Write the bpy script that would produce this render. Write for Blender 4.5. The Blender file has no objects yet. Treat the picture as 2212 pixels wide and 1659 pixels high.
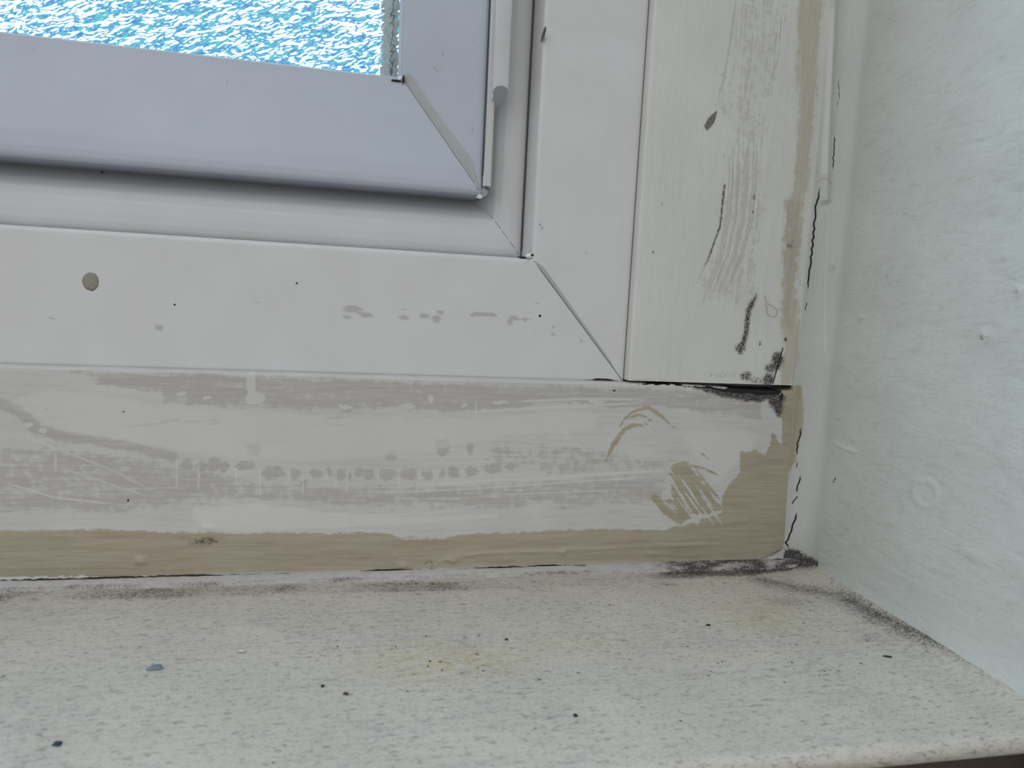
import bpy, math, random
import numpy as np
from mathutils import Vector, Matrix

S = 0.001                      # everything below is written in millimetres
sc = bpy.context.scene
COL = sc.collection
rng = np.random.RandomState(7)
random.seed(7)

# ------------------------------------------------------------------ camera
F = 1450.0                     # focal length in pixels of the 2212 x 1659 frame
YAW, PITCH, ROLL = [math.radians(a) for a in (11.36, -6.38, 2.836)]
def cam_basis(yaw, pitch, roll):
    cy, sy, cp, sp, cr, sr = math.cos(yaw), math.sin(yaw), math.cos(pitch), math.sin(pitch), math.cos(roll), math.sin(roll)
    f = np.array([sy*cp, cy*cp, sp]); r = np.array([cy, -sy, 0.]); u = np.cross(r, f)
    return cr*r + sr*u, -sr*r + cr*u, f
RT, UP, FW = cam_basis(YAW, PITCH, ROLL)
CAM = np.array([-171.96, -250.0, 100.60])
cd = bpy.data.cameras.new('camera'); cam = bpy.data.objects.new('camera', cd); COL.objects.link(cam)
cd.sensor_fit = 'HORIZONTAL'; cd.sensor_width = 36.0; cd.lens = 36.0*F/2212.0
cd.clip_start = 0.005; cd.clip_end = 50
M = Matrix(((RT[0], UP[0], -FW[0], CAM[0]*S), (RT[1], UP[1], -FW[1], CAM[1]*S), (RT[2], UP[2], -FW[2], CAM[2]*S), (0, 0, 0, 1)))
cam.matrix_world = M
cd.dof.use_dof = True; cd.dof.focus_distance = 0.268; cd.dof.aperture_fstop = 18.0
sc.camera = cam
sc.view_settings.view_transform = 'Standard'; sc.view_settings.look = 'None'
sc.view_settings.gamma = 1.0; sc.view_settings.exposure = 0.0
sc.view_settings.use_curve_mapping = False

def ray(px, py): return FW*F + RT*(px-1106.0) - UP*(py-829.5)
def hit(px, py, ax, v):
    """point of the plane coordinate[ax] = v seen at a pixel of the photograph"""
    d = ray(px, py); return CAM + d*((v-CAM[ax])/d[ax])

# ------------------------------------------------------------------ world: daylight outside (+Y), dim white room inside (-Y)
W = bpy.data.worlds.new('world'); sc.world = W; W.use_nodes = True
wt = W.node_tree; wt.nodes.clear()
def wn(t, **k):
    n = wt.nodes.new(t)
    for a, b in k.items(): setattr(n, a, b)
    return n
wo = wn('ShaderNodeOutputWorld'); bg = wn('ShaderNodeBackground'); tc = wn('ShaderNodeTexCoord'); sp = wn('ShaderNodeSeparateXYZ')
wt.links.new(tc.outputs['Generated'], sp.inputs[0])
sky = wn('ShaderNodeValToRGB')                     # by elevation: bright haze low, blue higher up
cr = sky.color_ramp
stops = [(0.0, (.10, .13, .12)), (.44, (.22, .30, .30)), (.50, (1.5, 1.7, 1.75)), (.58, (2.8, 2.95, 3.0)), (.60, (.16, .62, .64)),
         (.665, (.15, .58, .72)), (.71, (.11, .40, .74)), (.76, (.08, .26, .62)), (.84, (1.9, 2.5, 3.1)), (1.0, (1.8, 2.5, 3.4))]
cr.elements[0].position = stops[0][0]; cr.elements[0].color = stops[0][1]+(1,)
cr.elements[1].position = 1.0; cr.elements[1].color = stops[-1][1]+(1,)
for p_, c_ in stops[1:-1]:
    e = cr.elements.new(p_); e.color = c_+(1,)
mz = wn('ShaderNodeMath', operation='MULTIPLY_ADD'); mz.inputs[1].default_value = .5; mz.inputs[2].default_value = .5
wt.links.new(sp.outputs[2], mz.inputs[0]); wt.links.new(mz.outputs[0], sky.inputs[0])
room = wn('ShaderNodeValToRGB'); rr = room.color_ramp
rr.elements[0].position = 0.05; rr.elements[0].color = (.26, .255, .24, 1)
rr.elements[1].position = 0.95; rr.elements[1].color = (.54, .58, .66, 1)
e = rr.elements.new(.5); e.color = (.70, .70, .68, 1)
wt.links.new(mz.outputs[0], room.inputs[0])
sm = wn('ShaderNodeMapRange', interpolation_type='SMOOTHSTEP'); sm.inputs[1].default_value = -.05; sm.inputs[2].default_value = .05
wt.links.new(sp.outputs[1], sm.inputs[0])
mx = wn('ShaderNodeMix', data_type='RGBA'); wt.links.new(sm.outputs[0], mx.inputs[0])
wt.links.new(room.outputs[0], mx.inputs[6]); wt.links.new(sky.outputs[0], mx.inputs[7])
# bright patch added to the unseen sky far left, to light the right wall
cl = wn('ShaderNodeMapRange', interpolation_type='SMOOTHSTEP'); cl.inputs[1].default_value = -.55; cl.inputs[2].default_value = -.85; wt.links.new(sp.outputs[0], cl.inputs[0])
c2 = wn('ShaderNodeMath', operation='MULTIPLY'); wt.links.new(cl.outputs[0], c2.inputs[0]); wt.links.new(sm.outputs[0], c2.inputs[1])
mc = wn('ShaderNodeMix', data_type='RGBA'); wt.links.new(c2.outputs[0], mc.inputs[0]); wt.links.new(mx.outputs[2], mc.inputs[6]); mc.inputs[7].default_value = (6.0, 7.2, 8.3, 1)
wt.links.new(mc.outputs[2], bg.inputs[0]); bg.inputs[1].default_value = 1.0
wt.links.new(bg.outputs[0], wo.inputs[0])

# ceiling light of the room, behind and above the camera
ld = bpy.data.lights.new('room_light', 'AREA'); ld.shape = 'RECTANGLE'; ld.size = 1.2; ld.size_y = .8; ld.energy = 4.5; ld.color = (1.0, .97, .92)
lo = bpy.data.objects.new('room_light', ld); COL.objects.link(lo)
lo.location = (-.75, -1.6, 1.75)
lo.rotation_euler = (Vector((-.1, 0, .1))-Vector(lo.location)).to_track_quat('-Z', 'Y').to_euler()

# ------------------------------------------------------------------ helpers
def prop(o, label=None, cat=None, kind=None, group=None):
    if label: o['label'] = label
    if cat: o['category'] = cat
    if kind: o['kind'] = kind
    if group: o['group'] = group
    return o
def empty(name, loc=(0, 0, 0)):
    o = bpy.data.objects.new(name, None); COL.objects.link(o); o.location = [a*S for a in loc]; o.empty_display_size = .01
    bpy.context.view_layer.update()
    return o
def link(name, me, mat, parent=None, smooth=True):
    for m in (mat if isinstance(mat, (list, tuple)) else [mat]): me.materials.append(m)
    if smooth: me.polygons.foreach_set('use_smooth', [True]*len(me.polygons))
    o = bpy.data.objects.new(name, me); COL.objects.link(o)
    if parent is not None:
        o.parent = parent; o.matrix_parent_inverse = parent.matrix_world.inverted()
    return o
def raw_mesh(name, verts, faces, mat, parent=None, smooth=True, attrs=None):
    me = bpy.data.meshes.new(name)
    me.from_pydata([tuple(float(c)*S for c in v) for v in verts], [], faces); me.update()
    for k, a in (attrs or {}).items():
        at = me.attributes.new(k, 'FLOAT', 'POINT'); at.data.foreach_set('value', np.asarray(a, np.float32).ravel())
    return link(name, me, mat, parent, smooth)
def grid_mesh(name, P, mat, parent=None, attrs=None, flip=False):
    nu, nv = P.shape[:2]
    me = bpy.data.meshes.new(name)
    idx = np.arange(nu*nv).reshape(nu, nv)
    q = np.stack([idx[:-1, :-1], idx[1:, :-1], idx[1:, 1:], idx[:-1, 1:]], -1).reshape(-1, 4)
    if flip: q = q[:, ::-1]
    me.vertices.add(nu*nv); me.vertices.foreach_set('co', (P.reshape(-1)*S).astype(np.float32))
    me.loops.add(q.size); me.loops.foreach_set('vertex_index', q.reshape(-1).astype(np.int32))
    me.polygons.add(len(q)); me.polygons.foreach_set('loop_start', (np.arange(len(q))*4).astype(np.int32))
    me.update(calc_edges=True); me.validate()
    for k, a in (attrs or {}).items():
        if k == 'mould': a = np.minimum(a, .95)
        at = me.attributes.new(k, 'FLOAT', 'POINT'); at.data.foreach_set('value', np.asarray(a, np.float32).ravel())
    return link(name, me, mat, parent)
def ax_arr(*segs):
    """(start, end, step) pieces joined into one coordinate list"""
    out = []
    for a, b, st in segs:
        n = max(1, int(round(abs(b-a)/st)))
        out += list(np.linspace(a, b, n, endpoint=False))
    out.append(segs[-1][1]); return np.array(out)
def tube(name, pts, rad, mat, parent=None, n=8):
    pts = [np.array(p, float) for p in pts]; V = []; Fc = []
    for i, p in enumerate(pts):
        t = pts[min(i+1, len(pts)-1)]-pts[max(i-1, 0)]; t = t/np.linalg.norm(t)
        a = np.cross(t, (0.3, .2, 1.)); a /= np.linalg.norm(a); b = np.cross(t, a)
        r = rad if not hasattr(rad, '__len__') else rad[i]
        for k in range(n):
            w = 2*math.pi*k/n; V.append(p + r*(a*math.cos(w)+b*math.sin(w)))
    for i in range(len(pts)-1):
        for k in range(n):
            Fc.append((i*n+k, i*n+(k+1) % n, (i+1)*n+(k+1) % n, (i+1)*n+k))
    Fc.append(tuple(range(n))[::-1]); Fc.append(tuple((len(pts)-1)*n+k for k in range(n)))
    return raw_mesh(name, V, Fc, mat, parent)
def box(name, x0, x1, y0, y1, z0, z1, mat, parent=None):
    V = [(x, y, z) for x in (x0, x1) for y in (y0, y1) for z in (z0, z1)]
    Fc = [(0, 1, 3, 2), (4, 6, 7, 5), (0, 4, 5, 1), (2, 3, 7, 6), (0, 2, 6, 4), (1, 5, 7, 3)]
    return raw_mesh(name, V, Fc, mat, parent, smooth=False)
def vnoise(U, V, sc_, seed=0, octv=3):
    """value noise on a 2-D array, feature size sc_ (mm)"""
    out = np.zeros(np.broadcast(U, V).shape); amp = 1.; tot = 0
    for o in range(octv):
        R = np.random.RandomState(seed*31+o*7+1).rand(256, 256)
        u = U/sc_*2**o + 37.3; v = V/sc_*2**o + 11.7
        iu = np.floor(u).astype(int); iv = np.floor(v).astype(int); fu = u-iu; fv = v-iv
        fu = fu*fu*(3-2*fu); fv = fv*fv*(3-2*fv); a = iu % 256; b = iv % 256; a1 = (iu+1) % 256; b1 = (iv+1) % 256
        out += amp*((R[a, b]*(1-fu)+R[a1, b]*fu)*(1-fv) + (R[a, b1]*(1-fu)+R[a1, b1]*fu)*fv); tot += amp; amp *= .5
    return out/tot - .5

class Layer:
    """scalar marks (wear, stains, relief) laid out on one surface; U, V are surface coordinates in mm"""
    def __init__(s, U, V, ax, val, iu, iv, warp=.45):
        s.U = U + warp*(vnoise(U, V, 3.2, 91)*2+vnoise(U, V, .9, 92)*.8); s.V = V + warp*(vnoise(U, V, 3.2, 93)*2+vnoise(U, V, .9, 94)*.8)
        s.U0, s.V0 = U, V; s.ax, s.val, s.iu, s.iv = ax, val, iu, iv
    def uv(s, pts):
        o = [hit(p[0], p[1], s.ax, s.val) for p in pts]
        return [(q[s.iu], q[s.iv]) for q in o]
    def zero(s): return np.zeros(s.U.shape)
    def line(s, pts):
        q = s.uv(pts); D = np.full(s.U0.shape, 1e9); T = np.zeros(s.U0.shape); L = 0
        seg = [math.dist(q[i], q[i+1]) for i in range(len(q)-1)]; tot = max(sum(seg), 1e-6)
        for i in range(len(q)-1):
            a, b = q[i], q[i+1]; dx, dy = b[0]-a[0], b[1]-a[1]; l2 = dx*dx+dy*dy+1e-12
            t = np.clip(((s.U0-a[0])*dx+(s.V0-a[1])*dy)/l2, 0, 1)
            d = np.hypot(s.U0-a[0]-t*dx, s.V0-a[1]-t*dy); m = d < D
            D = np.where(m, d, D); T = np.where(m, (L+t*seg[i])/tot, T); L += seg[i]
        return D, T
    def stroke(s, arr, pts, w, soft=.5, amp=1., taper=0., k=None):
        """line of width w mm; arr = max(arr, mask)"""
        D, T = s.line(pts)
        ww = w*.5*np.ones_like(T)
        if taper: ww = ww*np.clip(np.minimum(T, 1-T)/taper, .05, 1)
        m = amp*np.clip(.5 - (D-ww)/max(soft, 1e-3), 0, 1)
        return np.maximum(arr, m)
    def area(s, arr, poly, soft=1., amp=1.):
        q = s.uv(poly); q2 = q+[q[0]]; D = np.full(s.U.shape, 1e9); ins = np.zeros(s.U.shape, bool)
        for i in range(len(q)):
            a, b = q2[i], q2[i+1]; dx, dy = b[0]-a[0], b[1]-a[1]; l2 = dx*dx+dy*dy+1e-12
            t = np.clip(((s.U-a[0])*dx+(s.V-a[1])*dy)/l2, 0, 1)
            D = np.minimum(D, np.hypot(s.U-a[0]-t*dx, s.V-a[1]-t*dy))
            c = ((a[1] > s.V) != (b[1] > s.V)); dv = dy if abs(dy) > 1e-9 else 1e-9
            ins ^= c & (s.U < (b[0]-a[0])*(s.V-a[1])/dv + a[0])
        sd = np.where(ins, -D, D)
        return np.maximum(arr, amp*np.clip(.5-sd/soft, 0, 1))
    def blob(s, arr, c, rx, ry=None, amp=1., rot=0., hard=1.):
        """soft elliptic spot; c in photo pixels, radii in mm"""
        (u, v), = s.uv([c]); ry = ry or rx; du, dv = s.U-u, s.V-v; cs, sn = math.cos(rot), math.sin(rot)
        r = np.hypot((du*cs+dv*sn)/rx, (-du*sn+dv*cs)/ry)
        return np.maximum(arr, amp*np.clip((1-r)*hard, 0, 1))
    def bump(s, c, rx, ry=None, rot=0.):
        (u, v), = s.uv([c]); ry = ry or rx; du, dv = s.U-u, s.V-v; cs, sn = math.cos(rot), math.sin(rot)
        return np.exp(-(((du*cs+dv*sn)/rx)**2 + ((-du*sn+dv*cs)/ry)**2))

# ------------------------------------------------------------------ materials
def lin(r, g, b):
    f = lambda c: ((c/255.+.055)/1.055)**2.4 if c > 10 else c/255./12.92
    return (f(r), f(g), f(b), 1.)
class NT:
    def __init__(s, name):
        s.m = bpy.data.materials.new(name); s.m.use_nodes = True; s.t = s.m.node_tree; s.t.nodes.clear()
        s.out = s.t.nodes.new('ShaderNodeOutputMaterial')
        tcn = s.t.nodes.new('ShaderNodeTexCoord'); mp = s.t.nodes.new('ShaderNodeMapping'); mp.inputs['Scale'].default_value = (1/S,)*3
        s.L(tcn.outputs['Object'], mp.inputs[0]); s.mm = mp.outputs[0]
    def L(s, a, b): s.t.links.new(a, b)
    def set(s, sock, v):
        if isinstance(v, bpy.types.NodeSocket): s.L(v, sock)
        else: sock.default_value = v
    def vec(s, scale=(1, 1, 1), rot=(0, 0, 0), loc=(0, 0, 0)):
        m = s.t.nodes.new('ShaderNodeMapping'); m.inputs['Scale'].default_value = scale; m.inputs['Rotation'].default_value = rot; m.inputs['Location'].default_value = loc
        s.L(s.mm, m.inputs[0]); return m.outputs[0]
    def vec2(s, rot, scale):
        """rotate first, then stretch"""
        a = s.t.nodes.new('ShaderNodeMapping'); a.inputs['Rotation'].default_value = rot; s.L(s.mm, a.inputs[0])
        b = s.t.nodes.new('ShaderNodeMapping'); b.inputs['Scale'].default_value = scale; s.L(a.outputs[0], b.inputs[0]); return b.outputs[0]
    def noise(s, scale, vec=None, detail=3., rough=.55, dist=0.):
        n = s.t.nodes.new('ShaderNodeTexNoise'); n.inputs['Scale'].default_value = scale; n.inputs['Detail'].default_value = detail
        n.inputs['Roughness'].default_value = rough; n.inputs['Distortion'].default_value = dist
        s.L(vec if vec is not None else s.mm, n.inputs['Vector']); return n.outputs['Fac']
    def voro(s, scale, vec=None, feature='F1'):
        n = s.t.nodes.new('ShaderNodeTexVoronoi'); n.feature = feature; n.inputs['Scale'].default_value = scale
        s.L(vec if vec is not None else s.mm, n.inputs['Vector']); return n.outputs['Distance']
    def attr(s, name):
        n = s.t.nodes.new('ShaderNodeAttribute'); n.attribute_name = name; return n.outputs['Fac']
    def math(s, op, a, b=0., c=0.):
        n = s.t.nodes.new('ShaderNodeMath'); n.operation = op; s.set(n.inputs[0], a); s.set(n.inputs[1], b); s.set(n.inputs[2], c); return n.outputs[0]
    def ss(s, v, a, b, o0=0., o1=1.):
        n = s.t.nodes.new('ShaderNodeMapRange'); n.interpolation_type = 'SMOOTHSTEP'; s.set(n.inputs[0], v); n.inputs[1].default_value = a
        n.inputs[2].default_value = b; n.inputs[3].default_value = o0; n.inputs[4].default_value = o1; return n.outputs[0]
    def mix(s, f, a, b):
        n = s.t.nodes.new('ShaderNodeMix'); n.data_type = 'RGBA'; s.set(n.inputs[0], f); s.set(n.inputs[6], a); s.set(n.inputs[7], b); return n.outputs[2]
    def mixop(s, f, a, b, op='MULTIPLY'):
        n = s.t.nodes.new('ShaderNodeMix'); n.data_type = 'RGBA'; n.blend_type = op; s.set(n.inputs[0], f); s.set(n.inputs[6], a); s.set(n.inputs[7], b); return n.outputs[2]
    def bump(s, h, strength, dist, prev=None):
        n = s.t.nodes.new('ShaderNodeBump'); n.inputs['Strength'].default_value = strength; n.inputs['Distance'].default_value = dist*S
        s.L(h, n.inputs['Height'])
        if prev is not None: s.L(prev, n.inputs['Normal'])
        return n.outputs[0]
    def bsdf(s, col, rough=.4, normal=None, spec=.5, coat=0.):
        p = s.t.nodes.new('ShaderNodeBsdfPrincipled'); s.set(p.inputs['Base Color'], col); s.set(p.inputs['Roughness'], rough)
        p.inputs['Specular IOR Level'].default_value = spec; p.inputs['Coat Weight'].default_value = coat
        if normal is not None: s.L(normal, p.inputs['Normal'])
        s.L(p.outputs[0], s.out.inputs[0]); return p
    def add_mask(s, attr, nz, k, e=.08):
        """attribute coverage with a noisy edge"""
        v = s.math('MULTIPLY_ADD', s.math('SUBTRACT', nz, .5), k*2.0, s.attr(attr))
        # nothing where the attribute is zero
        g = s.ss(s.attr(attr), .01, .06)
        soft = s.ss(s.math('MULTIPLY_ADD', s.math('SUBTRACT', nz, .5), k*.8, s.attr(attr)), .18, .82)
        crisp = s.ss(v, .5-e*1.4, .5+e*1.4)
        return s.math('MULTIPLY', s.math('MULTIPLY_ADD', crisp, .6, s.math('MULTIPLY', soft, .4)), g)

C_WHITE = lin(214, 213, 209); C_WEAR = lin(188, 183, 177); C_BEIGE = lin(172, 163, 136); C_MOULD = lin(32, 25, 28); C_LIGHT = lin(222, 221, 217)
C_BROWN = lin(98, 84, 70)

def painted(name, base=C_WHITE, wear_a=1., beige_a=.92, wear=C_WEAR, streak=(.05, 1, 1), streak_amt=.35, rough=.38, fine=.25, speck=0., speck_vec=(1, 1, 1), lump=None, beige=C_BEIGE, yellow=False):
    n = NT(name)
    bv = n.vec(streak); st = n.noise(1.1, bv, 5, .6, .3); st2 = n.noise(.35, bv, 3, .5)
    grain = n.noise(2.2, None, 4, .7); mid = n.noise(.35, None, 4, .6); big = n.noise(.03, None, 3, .5)
    col = n.mix(n.ss(big, .35, .65), base, tuple(c*.94 for c in base[:3])+(1,))
    col = n.mixop(n.math('MULTIPLY', n.ss(st, .42, .68), streak_amt), col, (.80, .79, .775, 1))
    # undercoat / rubbed areas
    edge = n.math('MULTIPLY_ADD', mid, .6, n.math('MULTIPLY', st, .4))
    w = n.add_mask('wear', edge, 1.1, .10)
    w = n.math('MULTIPLY', w, n.ss(st, .30, .62, .62*wear_a, wear_a))
    col = n.mix(w, col, wear)
    li = n.add_mask('light', n.math('MULTIPLY_ADD', grain, .35, n.math('MULTIPLY', st, .65)), .8, .10); col = n.mix(n.math('MULTIPLY', li, .65), col, C_LIGHT)
    be = n.add_mask('beige', n.math('MULTIPLY_ADD', grain, .3, n.math('MULTIPLY', edge, .7)), 1.0, .07)
    bcol = n.mix(n.ss(st2, .4, .65), beige, tuple(c*f for c, f in zip(beige[:3], (.90, .86, .84)))+(1,))
    bcol = n.mixop(n.ss(n.noise(.02, n.vec(loc=(9, 3, 1)), 2), .42, .60), bcol, (1.06, 1.0, 1.02, 1))
    bcol = n.mixop(n.ss(grain, .50, .72), bcol, (.93, .93, .92, 1))
    col = n.mix(n.math('MULTIPLY', be, n.ss(st, .36, .64, beige_a*.82, beige_a)), col, bcol)
    if yellow:
        y = n.math('MULTIPLY', n.attr('yellow'), n.ss(mid, .35, .62)); col = n.mixop(y, col, (.93, .89, .70, 1))
    # dirt: fine marks whose density follows the attribute
    sv = n.vec(speck_vec)
    fn = n.noise(1.5, sv, 5, .72, .4); fn2 = n.noise(.8, n.vec(tuple(a*1.0 for a in speck_vec), loc=(33, 7, 5)), 4, .65, .6)
    fnm = n.math('MULTIPLY_ADD', n.noise(3.2, sv, 3, .6, .2), .45, n.math('MULTIPLY', fn, .55))
    halo = n.ss(n.math('MULTIPLY_ADD', n.math('SUBTRACT', mid, .5), .9, n.attr('mould')), .35, 1.15)
    col = n.mixop(n.math('MULTIPLY', halo, .5), col, (.34, .29, .29, 1))
    col = n.mixop(n.math('MULTIPLY', n.ss(grain, .52, .70), .35), col, (.86, .855, .845, 1))
    dv = n.math('MULTIPLY_ADD', n.math('SUBTRACT', fnm, .5), 3.0, n.attr('mould'))
    md = n.math('MULTIPLY', n.ss(dv, .56, .98), n.ss(n.attr('mould'), .01, .1))
    tone = n.mix(n.ss(n.attr('mould'), .50, .92), C_BROWN, C_MOULD)
    col = n.mix(n.math('MULTIPLY', md, .90), col, tone)
    if speck > 0:
        ds = n.math('MULTIPLY', n.ss(fn2, .545, .66), speck); col = n.mixop(ds, col, (.50, .49, .465, 1))
        d2 = n.noise(2.1, n.vec(tuple(a*1.05 for a in speck_vec), loc=(5, 2, 9)), 3, .6, .3)
        col = n.mixop(n.math('MULTIPLY', n.ss(d2, .55, .68), speck), col, (.56, .55, .53, 1))
    col = n.mixop(n.ss(n.noise(4.5, None, 2, .6), .55, .75), col, (.86, .86, .85, 1))
    cr_ = n.ss(n.math('MULTIPLY_ADD', n.math('SUBTRACT', grain, .5), .35, n.attr('crack')), .38, .55)
    cr_ = n.math('MULTIPLY', cr_, n.ss(n.attr('crack'), .01, .1))
    col = n.mix(cr_, col, lin(30, 25, 26))
    h = n.math('ADD', n.math('MULTIPLY', st, .5), n.math('MULTIPLY', grain, fine))
    h = n.math('ADD', h, n.math('MULTIPLY', n.math('SUBTRACT', be, w), .12))
    nb = n.bump(h, .35, .14)
    if lump: nb = n.bump(n.noise(lump[0], n.vec(lump[1]), 3, .5, .5), lump[2], lump[3], nb)
    nb = n.bump(n.math('MULTIPLY', cr_, -1.), .8, .3, nb)
    n.bsdf(col, n.math('ADD', rough, n.math('MULTIPLY', md, .3)), nb, .45)
    return n.m

M_BOARD_H = painted('old_paint_horizontal', streak=(.07, 1, 1), speck_vec=(.6, 1, 1), streak_amt=.4)
M_BOARD_V = painted('old_paint_vertical', base=lin(226, 226, 221), streak=(1, 1, .05), speck_vec=(1, 1, .6), streak_amt=.22, wear=lin(196, 193, 188), wear_a=.9, beige_a=.62, beige=lin(178, 169, 137))
M_SILL = painted('old_paint_sill', base=lin(212, 206, 193), streak=(.06, .8, 1), streak_amt=.42, rough=.42, speck=.8, speck_vec=(.45, 1.15, 1), lump=(.32, (.4, 1, 1), .25, .5), yellow=True)
M_WALL = painted('lumpy_wall_paint', base=lin(205, 207, 201), streak=(1, 1, .12), streak_amt=.10, rough=.30, speck=.16, speck_vec=(1, .14, .5), lump=(.22, (1, .45, 1.1), .5, 1.1))
M_SEAL = painted('sealant_paint', base=lin(203, 199, 196), streak=(.3, 1, 1), streak_amt=.15, rough=.4, fine=.6, lump=(.9, (.6, 1, 1), .3, .4))
M_SEAL_V = painted('sealant_paint_upright', base=lin(203, 205, 200), streak=(1, 1, .1), streak_amt=.15, rough=.38, fine=.5, lump=(.6, (1, 1, .4), .25, .4))

def upvc(name, base, rough=.32, dirt=True, coat=0.):
    n = NT(name)
    big = n.noise(.05, None, 3, .5); grain = n.noise(2.5, None, 3, .7); mid = n.noise(.7, None, 4, .7, .3)
    col = n.mix(n.ss(big, .35, .65), base, tuple(c*f for c, f in zip(base[:3], (.97, .965, .95)))+(1,))
    if dirt:
        g = n.noise(1.1, n.vec((1, 1, .8)), 5, .75, .5)
        dv = n.math('MULTIPLY_ADD', n.math('SUBTRACT', g, .5), 2.3, n.attr('mould'))
        md = n.math('MULTIPLY', n.ss(dv, .62, .86), n.ss(n.attr('mould'), .01, .1))
        col = n.mix(n.math('MULTIPLY', md, .75), col, lin(75, 66, 62))
        w = n.add_mask('wear', mid, .7, .12); col = n.mix(n.math('MULTIPLY', w, .55), col, lin(160, 157, 155))
        cr_ = n.math('MULTIPLY', n.ss(n.attr('crack'), .35, .65), n.ss(n.attr('crack'), .01, .1)); col = n.mix(cr_, col, lin(52, 46, 44))
    nb = n.bump(grain, .10, .05)
    n.bsdf(col, rough, nb, .5, coat); return n.m
M_FRAME = upvc('white_plastic_frame', lin(223, 223, 223))
M_SASH = upvc('white_plastic_sash', lin(215, 215, 216))
M_BEAD = upvc('white_plastic_bead_shaded', lin(192, 199, 211))  # same plastic as the frame, its cool shade put in as a darker, bluer tint
M_WELD = upvc('scraped_weld', lin(180, 184, 186), .5)
M_CLIP = upvc('white_plastic_strip', lin(244, 246, 248), .15, False, 1.)
M_BLOCK = upvc('pale_leak_block', lin(215, 220, 228), .3, False)
def gasket_mat():
    n = NT('translucent_gasket'); p = n.bsdf(lin(240, 246, 252), .35)
    tr = n.t.nodes.new('ShaderNodeBsdfTranslucent'); tr.inputs['Color'].default_value = (.92, .96, 1, 1); mxs = n.t.nodes.new('ShaderNodeMixShader'); mxs.inputs[0].default_value = .6
    n.L(p.outputs[0], mxs.inputs[1]); n.L(tr.outputs[0], mxs.inputs[2]); n.L(mxs.outputs[0], n.out.inputs[0]); return n.m
M_GLZ = gasket_mat()

def simple(name, col, rough=.6, var=.15):
    n = NT(name); g = n.noise(1.3, None, 4, .7)
    c = n.mix(n.ss(g, .35, .65), col, tuple(a*(1-var*2) for a in col[:3])+(1,)); n.bsdf(c, rough, n.bump(g, .3, .15)); return n.m
M_DARK = simple('black_dirt', lin(34, 30, 30)); M_BROWNC = simple('brown_crumb', lin(86, 58, 44)); M_BLUEC = simple('blue_grey_flake', lin(128, 146, 152), .5)
M_NAVY = simple('dark_blue_speck', lin(52, 66, 84)); M_CHIPW = simple('white_paint_flake', lin(222, 220, 214), .4); M_TAN = simple('dried_tan_drop', lin(158, 153, 140), .5, .08)
M_HAIR = simple('grey_hair', lin(110, 104, 98), .5); M_FLOOR = simple('brown_room_floor', lin(92, 78, 68), .6); M_PLAST = simple('pale_room_plaster', lin(205, 204, 198), .8, .05)
M_SPACER = None
def spacer_mat():
    n = NT('speckled_spacer'); v = n.voro(1.1, n.vec((1, 1, 1))); g = n.noise(1.6, None, 4, .8)
    c = n.mix(n.ss(g, .40, .62), lin(222, 226, 218), lin(250, 252, 252)); c = n.mix(n.ss(v, .1, .45, .35, 0), c, lin(170, 178, 182))
    n.bsdf(c, .45, n.bump(g, .5, .3)); return n.m
M_SPACER = spacer_mat()
def glass_mat(bumpy):
    n = NT('patterned_glass' if bumpy else 'plain_glass')
    g = n.t.nodes.new('ShaderNodeBsdfGlass'); g.inputs['IOR'].default_value = 1.48; g.inputs['Roughness'].default_value = 0.0
    g.inputs['Color'].default_value = (.97, 1., 1., 1)
    if bumpy:
        # cast pattern: short diagonal ripples rising to the right
        v = n.vec2((0, math.radians(24), 0), (.16, 1, .36))
        a = n.noise(1.0, v, .8, .5, .7)
        b = n.noise(1.3, n.vec2((0, math.radians(30), 0), (.3, 1, .6)), .5, .5, .3)
        h = n.math('ADD', a, n.math('MULTIPLY', b, .35))
        n.L(n.bump(h, 1.0, 2.9), g.inputs['Normal'])
    n.L(g.outputs[0], n.out.inputs[0]); return n.m
M_GLASS = glass_mat(True); M_GLASS2 = glass_mat(False)

# ================================================================== WINDOW
XL = -760.; ZT = 900.          # far ends of the window
window = prop(empty('window_1', (-76.8, 0, 74)), 'white plastic window corner with patterned glass above the painted timber board', 'window', 'structure')

# corner points of the profile along the mitre: (x, z, depth)
FR = [(-76.9, 74.0, 30), (-76.9, 74.0, 1.0), (-77.1, 74.2, .3), (-77.6, 74.8, 0), (-80, 77.6, 0), (-90, 89.2, 0), (-100, 100.8, 0), (-110, 112.3, 0),
      (-114.9, 118.0, 0), (-115.7, 118.9, .12), (-116.2, 119.5, .6), (-116.4, 119.8, 1.4), (-116.7, 120.1, 9), (-117.0, 120.4, 17), (-117.0, 120.4, 32)]
SA = [(-116.5, 119.8, 33), (-117.2, 120.6, 18.0), (-117.6, 121.1, 16.6), (-118.4, 122.1, 15.6), (-120, 124, 15.0), (-123, 127.5, 14.9), (-126, 131.5, 15.7), (-128.8, 135.2, 17.6),
      (-131.2, 138.3, 21), (-133, 140.6, 25), (-134.6, 142.8, 29), (-136.5, 145.4, 33)]
BE = [(-135.2, 143.6, 38), (-135.2, 143.6, 14.5), (-135.0, 143.3, 12.0), (-135.3, 143.6, 10.9), (-136.2, 144.8, 10.3), (-138, 147.2, 10.4), (-142, 152.6, 11.6), (-148, 160.8, 14.0), (-154, 169.2, 16.6),
      (-160, 177.6, 19.3), (-164.4, 183.8, 21.2), (-165.8, 185.7, 21.9), (-166.3, 186.4, 22.8), (-166.4, 186.6, 27.5)]
def densify(pts, step):
    out = []
    for a, b in zip(pts[:-1], pts[1:]):
        n = max(1, int(math.dist(a, b)/step))
        for i in range(n): out.append(tuple(a[k]+(b[k]-a[k])*i/n for k in range(3)))
    out.append(pts[-1]); return np.array(out)

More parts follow.
